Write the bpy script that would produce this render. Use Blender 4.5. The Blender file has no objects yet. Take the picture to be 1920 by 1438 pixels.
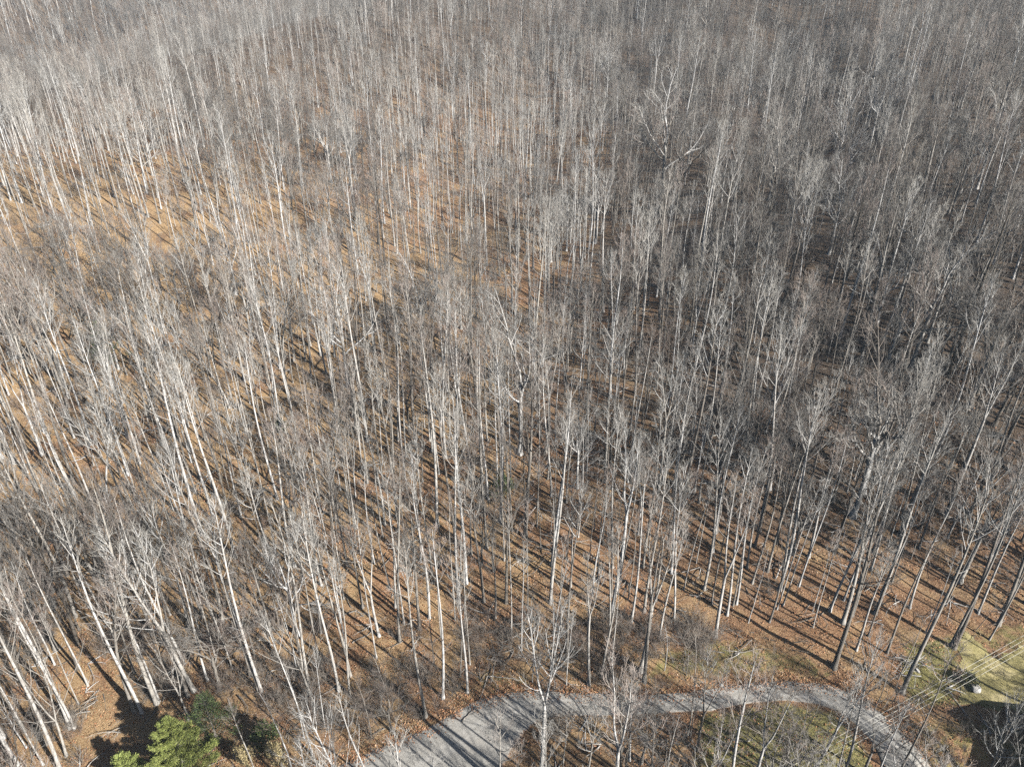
import bpy, math, random
import numpy as np
from mathutils import Vector

R = math.radians
sc = bpy.context.scene
col = sc.collection

# ------------------------------------------------------------------ camera
F, PITCH, H = 1330.0, R(29.7), 75.0            # focal length in photo pixels, downward pitch, height over the road
cd = bpy.data.cameras.new('camera'); cam = bpy.data.objects.new('camera', cd); col.objects.link(cam)
cd.sensor_width = 36; cd.lens = 36 * F / 1920; cd.clip_start = 1; cd.clip_end = 6000
cam.location = (0, 0, H); cam.rotation_euler = (math.pi / 2 - PITCH, 0, 0)
sc.camera = cam

# ------------------------------------------------------------------ sky, sun, exposure
SUN_AZ, SUN_EL = R(128), R(31)                 # azimuth clockwise from the view direction (+Y)
w = bpy.data.worlds.new('World'); sc.world = w; w.use_nodes = True
wn = w.node_tree
sky = wn.nodes.new('ShaderNodeTexSky'); sky.sky_type = 'NISHITA'; sky.sun_disc = False
sky.sun_elevation = SUN_EL; sky.sun_rotation = SUN_AZ
bg = wn.nodes['Background']; bg.inputs['Strength'].default_value = 0.05
wn.links.new(sky.outputs['Color'], bg.inputs['Color'])
sd = bpy.data.lights.new('sun', 'SUN'); sd.energy = 5.0; sd.angle = R(0.55); sd.color = (1, .974, .935)
so = bpy.data.objects.new('sun', sd); col.objects.link(so); so.location = (60, -60, 120)
sdir = Vector((math.sin(SUN_AZ) * math.cos(SUN_EL), math.cos(SUN_AZ) * math.cos(SUN_EL), math.sin(SUN_EL)))
so.rotation_euler = sdir.to_track_quat('Z', 'Y').to_euler()
sc.view_settings.view_transform = 'Standard'; sc.view_settings.look = 'None'
sc.view_settings.exposure = 1.3; sc.view_settings.gamma = 1
cy = sc.cycles
cy.max_bounces = 1; cy.diffuse_bounces = 0; cy.glossy_bounces = 1; cy.transmission_bounces = 2; cy.volume_bounces = 0
cy.transparent_max_bounces = 4; cy.use_denoising = False; cy.use_adaptive_sampling = True; cy.adaptive_threshold = 0.02
cy.caustics_reflective = False; cy.caustics_refractive = False

# ------------------------------------------------------------------ terrain
rs = np.random.RandomState(7)
LAT = rs.rand(256, 256)
def vnoise(x, y, s):
    x = np.asarray(x, float) / s + 41.3; y = np.asarray(y, float) / s + 17.7
    xi = np.floor(x).astype(int); yi = np.floor(y).astype(int); fx = x - xi; fy = y - yi
    fx = fx * fx * (3 - 2 * fx); fy = fy * fy * (3 - 2 * fy)
    g = lambda i, j: LAT[i % 256, j % 256]
    return (g(xi, yi) * (1 - fx) + g(xi + 1, yi) * fx) * (1 - fy) + (g(xi, yi + 1) * (1 - fx) + g(xi + 1, yi + 1) * fx) * fy - .5
def sst(a, b, x):
    t = np.clip((x - a) / (b - a), 0, 1); return t * t * (3 - 2 * t)
PY = np.array([-300, -60, 30, 50, 60, 75, 105, 150, 200, 250, 300, 350, 400, 480, 600, 1500, 4000.])
PZ = np.array([-20, -4, -1.0, 0, .8, 3.2, 9.5, 18, 23.5, 28, 38, 52, 68, 100, 140, 300, 480.])
def prof(y):
    n = 0; out = 0
    for d in (-9, -4.5, 0, 4.5, 9):
        out = out + np.interp(y + d, PY, PZ)
    return out / 5
CR_A = np.array([-190., 268.]); CR_C = np.array([-118., 372.])
cu = (CR_C - CR_A) / np.linalg.norm(CR_C - CR_A); cn = np.array([-cu[1], cu[0]])
def hbase(x, y):
    x = np.asarray(x, float); y = np.asarray(y, float)
    z = prof(y)
    k = sst(55, 120, y)
    z = z + k * .26 * np.maximum(x - 8, 0) * (1 - .6 * sst(70, 220, x))
    z = z + k * .12 * np.maximum(-x - 20, 0) * (1 - .6 * sst(90, 220, -x))
    z = z + 2.2 * k * vnoise(x, y, 34) * 2 + 6 * sst(90, 200, y) * vnoise(x, y, 75) * 2
    # a draw running up the right-hand side of the hill
    z = z - 7 * sst(110, 200, y) * np.exp(-((x - 70 - .25 * (y - 150)) / 17) ** 2)
    # creek hollow at the lower right
    z = z - 4.2 * sst(50.5, 46, y) * sst(42, 50, x) * (1 - sst(90, 110, x))
    # beyond the spur the hill drops away, then climbs to the far ridges
    al = (x - CR_A[0]) * cu[0] + (y - CR_A[1]) * cu[1]
    d = (x - CR_A[0]) * cn[0] + (y - CR_A[1]) * cn[1]
    base = 35 + .145 * al
    far = np.interp(d, [0, 60, 120, 175, 290, 350, 450, 760, 1800, 4500],
                    [0, -21, -33, -14, 24, 18, 4, 110, 260, 420]) + (.12 * al - .55 * np.maximum(110 - al, 0)) * sst(130, 290, d) * (1 - sst(360, 500, d))
    zf = base + far
    return z + (zf - z) * sst(-95, 5, d)
CAM = np.array([0, 0, H])
def ray(u, v):
    a = (u - 960) / F; b = (719 - v) / F
    return np.array([a, math.cos(PITCH) + b * math.sin(PITCH), -math.sin(PITCH) + b * math.cos(PITCH)])
def at(u, v):                                   # where the ground lies that the photo shows at this pixel
    d = ray(u, v); t = np.linspace(30, 1500, 6000)
    p = CAM + d * t[:, None]
    s = np.where(p[:, 2] < hbase(p[:, 0], p[:, 1]))[0]
    i = s[0] if len(s) else len(t) - 1
    lo, hi = t[max(i - 1, 0)], t[i]
    for _ in range(12):
        m = (lo + hi) / 2; q = CAM + d * m
        if q[2] < hbase(q[0], q[1]): hi = m
        else: lo = m
    return (CAM + d * hi)[:2]
def proj(x, y, z):
    dx, dy, dz = x, y, z - H
    f = dy * math.cos(PITCH) - dz * math.sin(PITCH); up = dy * math.sin(PITCH) + dz * math.cos(PITCH)
    return 960 + F * dx / f, 719 - F * up / f, f

# road edges
U1 = [(420, 1540), (560, 1465), (640, 1431), (707, 1401), (790, 1368), (840, 1341), (890, 1311), (940, 1297), (993, 1292)]
L1 = [(900, 1640), (900, 1540), (925, 1465), (945, 1438), (960, 1410), (975, 1385), (995, 1362), (1012, 1350), (1032, 1345)]
U2 = [(993, 1292), (1060, 1296), (1117, 1298), (1187, 1303), (1280, 1297), (1347, 1288), (1413, 1278), (1480, 1275), (1547, 1280), (1590, 1295), (1627, 1318), (1667, 1345), (1697, 1378), (1727, 1412), (1747, 1435), (1790, 1500), (1830, 1580)]
L2 = [(1032, 1345), (1070, 1341), (1120, 1341), (1187, 1341), (1280, 1334), (1340, 1332), (1380, 1322), (1430, 1315), (1480, 1313), (1533, 1320), (1565, 1330), (1592, 1347), (1617, 1370), (1643, 1402), (1657, 1438), (1680, 1510), (1700, 1590)]
def smooth(pts, n):
    p = np.array(pts); d = np.r_[0, np.cumsum(np.linalg.norm(np.diff(p, axis=0), axis=1))]
    t = np.linspace(0, d[-1], n); q = np.c_[np.interp(t, d, p[:, 0]), np.interp(t, d, p[:, 1])]
    for _ in range(6):
        q[1:-1] = (q[:-2] + q[1:-1] * 2 + q[2:]) / 4
    return q
RU = np.vstack([[at(*p) for p in U1], [at(*p) for p in U2[1:]]]); RL = np.vstack([[at(*p) for p in L1], [at(*p) for p in L2[1:]]])
RU = smooth(RU, 260); RL = smooth(RL, 260)
ROADPOLY = np.vstack([RU, RL[::-1]])
def inpoly(x, y, P):
    x = np.asarray(x, float); y = np.asarray(y, float); c = np.zeros(x.shape, bool)
    for i in range(len(P)):
        x0, y0 = P[i]; x1, y1 = P[i - 1]
        if y0 == y1: continue
        c ^= ((y0 > y) != (y1 > y)) & (x < (x1 - x0) * (y - y0) / (y1 - y0) + x0)
    return c
def pdist(x, y, P, closed=True):
    x = np.asarray(x, float); y = np.asarray(y, float); d = np.full(x.shape, 1e9)
    for i in range(0 if closed else 1, len(P)):
        a = P[i - 1]; b = P[i]; ab = b - a; L = (ab @ ab) or 1e-9
        t = np.clip(((x - a[0]) * ab[0] + (y - a[1]) * ab[1]) / L, 0, 1)
        d = np.minimum(d, np.hypot(x - a[0] - t * ab[0], y - a[1] - t * ab[1]))
    return d
RP = ROADPOLY[::5]
def roadd(x, y):                                # signed distance outside the road
    x = np.asarray(x, float); d = np.full(x.shape, 99.)
    m = (np.asarray(y) < 75)
    if m.any():
        dd = pdist(x[m], np.asarray(y)[m], RP); dd = np.where(inpoly(x[m], np.asarray(y)[m], RP), -dd, dd); d[m] = dd
    return d
def h(x, y, rd=None):
    x = np.asarray(x, float); y = np.asarray(y, float)
    if rd is None: rd = roadd(x, y)
    k = sst(.3, 4, rd)
    far = 1 + sst(150, 400, np.hypot(x, y)) * 3
    return hbase(x, y) + k * (vnoise(x, y, 9) * 1.3 + vnoise(x, y, 3.1) * .45 + vnoise(x, y, 1.3) * .16) * np.minimum(far, 2)
def h1(x, y): return float(h(np.array([x]), np.array([y]))[0])

LAWN = np.array([at(*p) for p in [(1793, 1189), (1815, 1190), (1840, 1206), (1862, 1226), (1920, 1217), (2040, 1212), (2150, 1345), (1915, 1333), (1860, 1326), (1800, 1317), (1801, 1260)]])
GRASSY = [  # places where grass shows through the leaves: outline in the photo, strength
    ([(1700, 1205), (1795, 1190), (1800, 1318), (1700, 1318), (1690, 1260)], .9),
    ([(1310, 1345), (1480, 1318), (1560, 1335), (1620, 1400), (1660, 1500), (1300, 1500), (1310, 1400)], .95),
    ([(1230, 1225), (1340, 1190), (1500, 1225), (1570, 1270), (1480, 1262), (1330, 1272), (1200, 1280)], .55),
    ([(1690, 1340), (1940, 1345), (1960, 1500), (1760, 1500)], .45),
    ([(1500, 1180), (1700, 1190), (1700, 1250), (1560, 1240)], .25),
    ([(880, 1240), (1080, 1275), (1080, 1296), (880, 1300)], .35),
    ([(1790, 1180), (1930, 1160), (1930, 1215), (1860, 1225)], .5)]
GRASSY = [(np.array([at(*p) for p in P]), s) for P, s in GRASSY]

# ------------------------------------------------------------------ materials
def mat(name):
    m = bpy.data.materials.new(name); m.use_nodes = True; n = m.node_tree
    b = n.nodes['Principled BSDF']; b.inputs['Roughness'].default_value = .85; b.inputs['Specular IOR Level'].default_value = .25
    return m, n, b
def node(n, t, **k):
    o = n.nodes.new(t)
    for a, v in k.items():
        if a.startswith('i_'): o.inputs[a[2:].replace('_', ' ')].default_value = v
        else: setattr(o, a, v)
    return o
def ramp(n, src, stops, interp='LINEAR'):
    r = n.nodes.new('ShaderNodeValToRGB'); e = r.color_ramp; e.interpolation = interp
    e.elements[0].position, e.elements[0].color = stops[0][0], (*stops[0][1], 1)
    e.elements[1].position, e.elements[1].color = stops[-1][0], (*stops[-1][1], 1)
    for p, c in stops[1:-1]:
        x = e.elements.new(p); x.color = (*c, 1)
    n.links.new(src, r.inputs[0]); return r.outputs[0]
def noise(n, vec, scale, detail=4, rough=.6):
    o = node(n, 'ShaderNodeTexNoise'); o.inputs['Scale'].default_value = scale; o.inputs['Detail'].default_value = detail
    o.inputs['Roughness'].default_value = rough; n.links.new(vec, o.inputs['Vector']); return o.outputs['Fac']
def mix(n, f, a, b, blend='MIX'):
    m = node(n, 'ShaderNodeMix', data_type='RGBA', blend_type=blend)
    for s, i in ((f, 0), (a, 6), (b, 7)):
        if isinstance(s, (int, float)): m.inputs[i].default_value = s
        elif isinstance(s, tuple): m.inputs[i].default_value = (*s, 1)
        else: n.links.new(s, m.inputs[i])
    return m.outputs[2]
def bump(n, b, hgt, dist, strength=1.0):
    o = node(n, 'ShaderNodeBump'); o.inputs['Distance'].default_value = dist; o.inputs['Strength'].default_value = strength
    n.links.new(hgt, o.inputs['Height']); n.links.new(o.outputs[0], b.inputs['Normal'])
def mth(n, op, a, b=None):
    o = node(n, 'ShaderNodeMath', operation=op)
    for i, s in enumerate((a, b)):
        if s is None: continue
        if isinstance(s, (int, float)): o.inputs[i].default_value = s
        else: n.links.new(s, o.inputs[i])
    return o.outputs[0]

def ground_material():
    m, n, b = mat('leaf_litter'); g = node(n, 'ShaderNodeNewGeometry').outputs['Position']
    big = noise(n, g, .028, 3); mid = noise(n, g, .22, 4); fine = noise(n, g, 5.5, 5, .75); tiny = noise(n, g, 17, 3, .8)
    leaf = ramp(n, fine, [(.30, (.05, .03, .02)), (.42, (.18, .095, .05)), (.52, (.32, .18, .095)), (.62, (.43, .265, .15)), (.75, (.54, .39, .25))])
    brown = ramp(n, fine, [(.3, (.045, .03, .02)), (.5, (.17, .105, .06)), (.7, (.34, .22, .13))])
    tan = ramp(n, fine, [(.3, (.16, .10, .05)), (.5, (.40, .26, .13)), (.7, (.56, .42, .25))])
    c = mix(n, ramp(n, big, [(.42, (0, 0, 0)), (.62, (1, 1, 1))]), leaf, brown)
    dry = node(n, 'ShaderNodeAttribute', attribute_name='dry').outputs['Fac']
    c = mix(n, ramp(n, mth(n, 'ADD', mid, mth(n, 'MULTIPLY', dry, .5)), [(.48, (0, 0, 0)), (.66, (.9, .9, .9))]), c, tan)
    # brown-grey soil to the right; far ground darkened for shade between trees
    at_ = node(n, 'ShaderNodeAttribute', attribute_name='soil_shade').outputs['Fac']
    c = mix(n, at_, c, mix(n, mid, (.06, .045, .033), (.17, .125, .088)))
    gr = node(n, 'ShaderNodeAttribute', attribute_name='grass').outputs['Fac']
    gm = ramp(n, mth(n, 'ADD', gr, mth(n, 'MULTIPLY', mth(n, 'SUBTRACT', noise(n, g, .8, 5, .7), .5), 1.5)), [(.32, (0, 0, 0)), (.68, (1, 1, 1))])
    gc = ramp(n, noise(n, g, 3.5, 5, .75), [(.3, (.09, .085, .03)), (.5, (.24, .215, .08)), (.7, (.42, .35, .16))])
    c = mix(n, gm, c, gc)
    n.links.new(c, b.inputs['Base Color']); b.inputs['Roughness'].default_value = .95
    bump(n, b, mth(n, 'ADD', fine, mth(n, 'MULTIPLY', tiny, .5)), .22)
    return m
def lawn_material():
    m, n, b = mat('mown_grass'); g = node(n, 'ShaderNodeNewGeometry').outputs['Position']
    c = ramp(n, noise(n, g, .35, 5, .65), [(.32, (.19, .17, .07)), (.5, (.38, .325, .14)), (.68, (.56, .47, .26))])
    c = mix(n, .55, c, ramp(n, noise(n, g, 7, 4, .8), [(.3, (.4, .4, .4)), (.7, (1, 1, 1))]), 'MULTIPLY')
    n.links.new(c, b.inputs['Base Color']); bump(n, b, noise(n, g, 14, 4, .8), .08); return m
def road_material():
    m, n, b = mat('gravel'); g = node(n, 'ShaderNodeNewGeometry').outputs['Position']
    a = node(n, 'ShaderNodeAttribute', attribute_name='across').outputs['Fac']
    fine = noise(n, g, 6, 5, .8); mid = noise(n, g, .5, 4, .65)
    c = ramp(n, fine, [(.3, (.16, .15, .132)), (.5, (.285, .27, .24)), (.7, (.42, .40, .36))])
    c = mix(n, ramp(n, mid, [(.45, (0, 0, 0)), (.7, (.6, .6, .6))]), c, (.33, .30, .26))
    c = mix(n, ramp(n, mth(n, 'ADD', a, mth(n, 'MULTIPLY', mth(n, 'SUBTRACT', noise(n, g, 1.5, 5, .8), .5), .5)), [(.86, (0, 0, 0)), (1.0, (1, 1, 1))]), c,
            ramp(n, fine, [(.3, (.12, .06, .03)), (.6, (.36, .20, .10))]))
    tr_ = mth(n, 'MULTIPLY', node(n, 'ShaderNodeAttribute', attribute_name='track').outputs['Fac'], mth(n, 'ADD', mid, .05))
    c = mix(n, tr_, c, (.44, .42, .385))
    n.links.new(c, b.inputs['Base Color']); bump(n, b, fine, .04); return m
def bark_material(name, cols, dark):
    m, n, b = mat(name); tc = node(n, 'ShaderNodeTexCoord').outputs['Object']
    oi = node(n, 'ShaderNodeObjectInfo').outputs['Random']
    mp = node(n, 'ShaderNodeMapping'); mp.inputs['Scale'].default_value = (3, 3, .5); n.links.new(tc, mp.inputs['Vector'])
    f = noise(n, mp.outputs[0], 1.6, 5, .7)
    ri = node(n, 'ShaderNodeMapping'); ri.inputs['Scale'].default_value = (.6, .6, 2.2); n.links.new(tc, ri.inputs['Vector'])
    rings = noise(n, ri.outputs[0], 1.2, 3, .6)
    c = ramp(n, f, [(.32, cols[0]), (.5, cols[1]), (.68, cols[2])])
    c = mix(n, ramp(n, rings, [(.60, (0, 0, 0)), (.68, (.85, .85, .85))]), c, dark)
    tint = ramp(n, oi, [(0, (.38, .34, .30)), (.3, (.70, .66, .60)), (.65, (.95, .92, .88)), (1, (1, 1, 1))])
    c = mix(n, 1.0, c, tint, 'MULTIPLY')
    n.links.new(c, b.inputs['Base Color']); bump(n, b, f, .05, .6); return m
def twig_material(name, c0, c1):
    m, n, b = mat(name); tc = node(n, 'ShaderNodeTexCoord').outputs['Object']
    oi = node(n, 'ShaderNodeObjectInfo').outputs['Random']
    c = mix(n, noise(n, tc, .7, 3), c0, c1)
    tint = ramp(n, oi, [(0, (.48, .42, .38)), (.18, (.90, .76, .70)), (.4, (.70, .68, .65)), (.6, (1, .97, .92)), (.8, (.58, .575, .565)), (1, (1, .98, .93))])
    c = mix(n, 1.0, c, tint, 'MULTIPLY')
    n.links.new(c, b.inputs['Base Color']); return m
def leaf_material(name, stops, trans=.0):
    m, n, b = mat(name); g = node(n, 'ShaderNodeNewGeometry')
    rnd = g.outputs['Random Per Island']
    c = ramp(n, rnd, stops)
    oi = node(n, 'ShaderNodeObjectInfo').outputs['Random']
    c = mix(n, 1.0, c, ramp(n, oi, [(0, (.75, .72, .7)), (1, (1, 1, 1))]), 'MULTIPLY')
    n.links.new(c, b.inputs['Base Color']); b.inputs['Roughness'].default_value = .6; return m
M_ground, M_lawn, M_road = ground_material(), lawn_material(), road_material()
M_bark = bark_material('pale_bark', [(.27, .255, .24), (.48, .47, .45), (.66, .652, .635)], (.12, .11, .10))
M_dark = bark_material('grey_bark', [(.10, .09, .08), (.21, .195, .175), (.34, .32, .29)], (.07, .06, .05))
M_twig = twig_material('pale_twigs', (.34, .325, .30), (.50, .49, .465))
M_dtwig = twig_material('grey_twigs', (.16, .153, .143), (.30, .29, .275))
M_stwig = twig_material('brown_twigs', (.24, .205, .175), (.38, .345, .305))
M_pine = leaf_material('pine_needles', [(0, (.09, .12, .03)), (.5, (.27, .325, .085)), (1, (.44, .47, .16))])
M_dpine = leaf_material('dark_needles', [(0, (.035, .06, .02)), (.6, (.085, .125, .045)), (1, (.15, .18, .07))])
M_tan = leaf_material('dry_leaves', [(0, (.34, .26, .13)), (.5, (.46, .39, .19)), (1, (.56, .46, .28))])
M_litter = leaf_material('loose_leaves', [(0, (.20, .09, .04)), (.4, (.42, .19, .09)), (.8, (.55, .32, .17)), (1, (.62, .48, .34))])
M_grassb = leaf_material('grass_blades', [(0, (.15, .15, .05)), (.5, (.33, .29, .11)), (1, (.50, .42, .21))])
def plain(name, c, r=.6, metal=0):
    m, n, b = mat(name); g = node(n, 'ShaderNodeTexCoord').outputs['Object']
    n.links.new(mix(n, noise(n, g, 3, 4), tuple(x * .75 for x in c), tuple(min(1, x * 1.15) for x in c)), b.inputs['Base Color'])
    b.inputs['Roughness'].default_value = r; b.inputs['Metallic'].default_value = metal; return m

# ------------------------------------------------------------------ mesh helpers
class Tubes:
    """Collects tapering branches and turns them into one mesh."""
    def __init__(s): s.g = {}
    def add(s, pts, rad, sides, mi=0):
        s.g.setdefault((len(pts), sides, mi), []).append((np.asarray(pts), np.asarray(rad)))
    def arrays(s):
        V, Fq, MI, off = [], [], [], 0
        for (n, k, mi), L in s.g.items():
            P = np.array([a for a, _ in L]); Rr = np.array([b for _, b in L]); N = len(L)
            T = np.gradient(P, axis=1); T /= np.linalg.norm(T, axis=2, keepdims=True) + 1e-9
            m = T.mean(1); ref = np.where(np.abs(m[:, 2:3]) > .7, np.array([[1., .1, 0]]), np.array([[0., .1, 1.]]))[:, None, :]
            A = np.cross(T, ref); A /= np.linalg.norm(A, axis=2, keepdims=True) + 1e-9; B = np.cross(T, A)
            an = np.arange(k) * 2 * math.pi / k
            ring = (A[:, :, None] * np.cos(an)[:, None] + B[:, :, None] * np.sin(an)[:, None]) * Rr[:, :, None, None] + P[:, :, None]
            V.append(ring.reshape(-1, 3))
            i = np.arange(n - 1)[:, None] * k; j = np.arange(k)[None]; j2 = (j + 1) % k
            q = np.stack([i + j, i + j2, i + k + j2, i + k + j], -1).reshape(-1, 4)
            Q = (q[None] + (np.arange(N) * n * k)[:, None, None] + off).reshape(-1, 4)
            Fq.append(Q); MI.append(np.full(len(Q), mi)); off += N * n * k
        return np.concatenate(V), np.concatenate(Fq), np.concatenate(MI)
    def mesh(s, name, mats, smooth_=True):
        V, Q, MI = s.arrays(); return quads(name, V, Q, mats, MI, smooth_)
def quads(name, V, Q, mats, MI=None, smooth_=True):
    me = bpy.data.meshes.new(name); V = np.asarray(V, np.float32); Q = np.asarray(Q, np.int32)
    me.vertices.add(len(V)); me.vertices.foreach_set('co', V.ravel())
    k = Q.shape[1]
    me.loops.add(Q.size); me.loops.foreach_set('vertex_index', Q.ravel())
    me.polygons.add(len(Q)); me.polygons.foreach_set('loop_start', np.arange(0, Q.size, k, dtype=np.int32))
    for m in mats: me.materials.append(m)
    if MI is not None: me.polygons.foreach_set('material_index', np.asarray(MI, np.int32))
    me.update(calc_edges=True); me.validate()
    me.polygons.foreach_set('use_smooth', np.full(len(me.polygons), smooth_))
    return me
def attr(me, name, vals):
    a = me.attributes.new(name, 'FLOAT', 'POINT'); a.data.foreach_set('value', np.asarray(vals, np.float32))
def link(name, data, parent=None, **props):
    o = bpy.data.objects.new(name, data); col.objects.link(o)
    if parent: o.parent = parent
    for k, v in props.items(): o[k] = v
    return o

# ------------------------------------------------------------------ ground
def axis(a0, a1, step, lo, hi, g=1.07):
    c = list(np.arange(a0, a1 + 1e-6, step)); s = step
    while c[-1] < hi: s *= g; c.append(c[-1] + s)
    s = step
    while c[0] > lo: s *= g; c.insert(0, c[0] - s)
    return np.array(c)
GX = axis(-60, 80, .5, -2600, 2600); GY = axis(36, 105, .55, -500, 3800, 1.06)
XX, YY = np.meshgrid(GX, GY); X, Y = XX.ravel(), YY.ravel()
RD = roadd(X, Y); Z = h(X, Y, RD)
Z = Z - .16 * (RD < -.15)                       # bed of the road lies a little lower than its surface
nx, ny = len(GX), len(GY)
i = (np.arange(ny - 1)[:, None] * nx + np.arange(nx - 1)[None]).ravel()
me = quads('ground', np.c_[X, Y, Z], np.c_[i, i + 1, i + nx + 1, i + nx], [M_ground])
gr = np.zeros(len(X)); nearm = (Y < 80) & (Y > 25) & (X > -30) & (X < 110)
for P, s in GRASSY:
    ins = inpoly(X[nearm], Y[nearm], P); dd = pdist(X[nearm], Y[nearm], P); dd = np.where(ins, dd, -dd)
    gr[nearm] = np.maximum(gr[nearm], s * sst(-1.5, 1.5, dd))
attr(me, 'grass', gr)
soil_shade = .95 * sst(0, 55, X * .8 + (Y - 60) * .08 + vnoise(X, Y, 16) * 40) * sst(60, 95, Y)
soil_shade = np.maximum(soil_shade, .85 * sst(215, 330, np.hypot(X, Y))); attr(me, 'soil_shade', soil_shade); attr(me, 'dry', .28 * sst(25, -35, X + vnoise(X, Y, 13) * 50) * sst(230, 150, Y))  # distance term paints in the shaded gaps between far trees
link('ground', me, kind='structure')

# lawn: its own sheet a few centimetres over the ground, finely cut
def sheet(name, P, step, mats, lift, edge=.0):
    x0, y0 = P.min(0) - 1; x1, y1 = P.max(0) + 1
    ax = np.arange(x0, x1, step); ay = np.arange(y0, y1, step); A, B = np.meshgrid(ax, ay)
    cx, cyy = A[:-1, :-1] + step / 2, B[:-1, :-1] + step / 2
    w_ = vnoise(cx, cyy, 1.2) * edge
    keep = np.where(inpoly(cx, cyy, P), 1, -1) * pdist(cx, cyy, P) + w_ > 0
    n_ = len(ax); ii = (np.arange(len(ay) - 1)[:, None] * n_ + np.arange(n_ - 1)[None])[keep]
    q = np.c_[ii, ii + 1, ii + n_ + 1, ii + n_]
    us, inv = np.unique(q, return_inverse=True); a, b = A.ravel()[us], B.ravel()[us]
    return quads(name, np.c_[a, b, h(a, b) + lift], inv.reshape(q.shape), mats)
link('lawn', sheet('lawn', LAWN, .3, [M_lawn], .05, 1.2), kind='structure')

# road: a strip between its two edges, slightly crowned
K = 25; t = np.linspace(0, 1, K)
P = RU[:, None] * (1 - t)[None, :, None] + RL[:, None] * t[None, :, None]
P = P.reshape(-1, 2); T_ = np.tile(t, len(RU))
ed = np.abs(T_ - .5) * 2
zz = hbase(P[:, 0], P[:, 1]) + .05 + .05 * (1 - ed ** 2) - .14 * (ed > .99)
i = (np.arange(len(RU) - 1)[:, None] * K + np.arange(K - 1)[None]).ravel()
me = quads('gravel_road', np.c_[P, zz], np.c_[i, i + K, i + K + 1, i + 1], [M_road])
attr(me, 'across', ed * .5 + .5 * ed ** 4)
wdt = np.repeat(np.linalg.norm(RU - RL, axis=1), K); attr(me, 'track', np.exp(-((np.abs(T_ - .5) * wdt - .75) / .28) ** 2))
link('gravel_road', me, kind='structure')

# ------------------------------------------------------------------ tree kinds
def unit(v): return v / (np.linalg.norm(v) + 1e-9)
def grow(r, p, d, L, r0, r1, n, wob, up, out=None):
    pts = [np.array(p, float)]; d = unit(np.array(d, float)); st = L / (n - 1)
    for k in range(n - 1):
        d = unit(d + r.randn(3) * wob + np.array([0, 0, up])); pts.append(pts[-1] + d * st)
    return np.array(pts), np.linspace(r0, r1, n)
def dirat(P, f):
    i = min(int(f * (len(P) - 1)), len(P) - 2); a = f * (len(P) - 1) - i
    return P[i] * (1 - a) + P[i + 1] * a, unit(P[i + 1] - P[i]), i, a
def side(r, d, ang, az=None):
    az = r.rand() * 6.283 if az is None else az
    a = np.cross(d, [0, 0, 1.]) if abs(d[2]) < .9 else np.cross(d, [1., 0, 0]); a = unit(a); b = np.cross(d, a)
    return unit(d * math.cos(ang) + (a * math.cos(az) + b * math.sin(az)) * math.sin(ang))
def twigs(r, tb, P, Rr, n, L, rt, mi, depth=1, up=.12, spread=.75, f0=.2):
    for k in range(n):
        f = f0 + (1 - f0) * (k + r.rand() * .8) / n
        p, d, i, a = dirat(P, min(f, .99)); l = L * (1.15 - .55 * f) * (.6 + .7 * r.rand())
        q, rr = grow(r, p, side(r, d, spread * (.6 + .6 * r.rand())), l, rt, rt * .45, 3, .13, up)
        tb.add(q, rr, 3, mi)
        if depth > 1: twigs(r, tb, q, rr, 2, l * .55, rt * .75, mi, depth - 1, up, spread)
def limb_system(r, tb, P, Rr, nsub, L, mi, ntw, ltw, rt, depth=2, f0=.25, up=.10, spread=.8, wob=.12):
    """side branches along one limb, each with twigs"""
    for k in range(nsub):
        f = f0 + (1 - f0) * (k + r.rand() * .7) / nsub
        p, d, i, a = dirat(P, min(f, .98)); rb = (Rr[i] * (1 - a) + Rr[i + 1] * a) * .6
        l = L * (1.2 - .6 * f) * (.65 + .6 * r.rand())
        q, rr = grow(r, p, side(r, d, spread * (.6 + .5 * r.rand())), l, max(rb, .028), .016, 5, wob, up)
        tb.add(q, rr, 3, mi); twigs(r, tb, q, rr, ntw, ltw, rt, mi, depth, up, .7)
    twigs(r, tb, P, Rr, ntw, ltw, rt, mi, depth, up, .6, .6)

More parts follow.
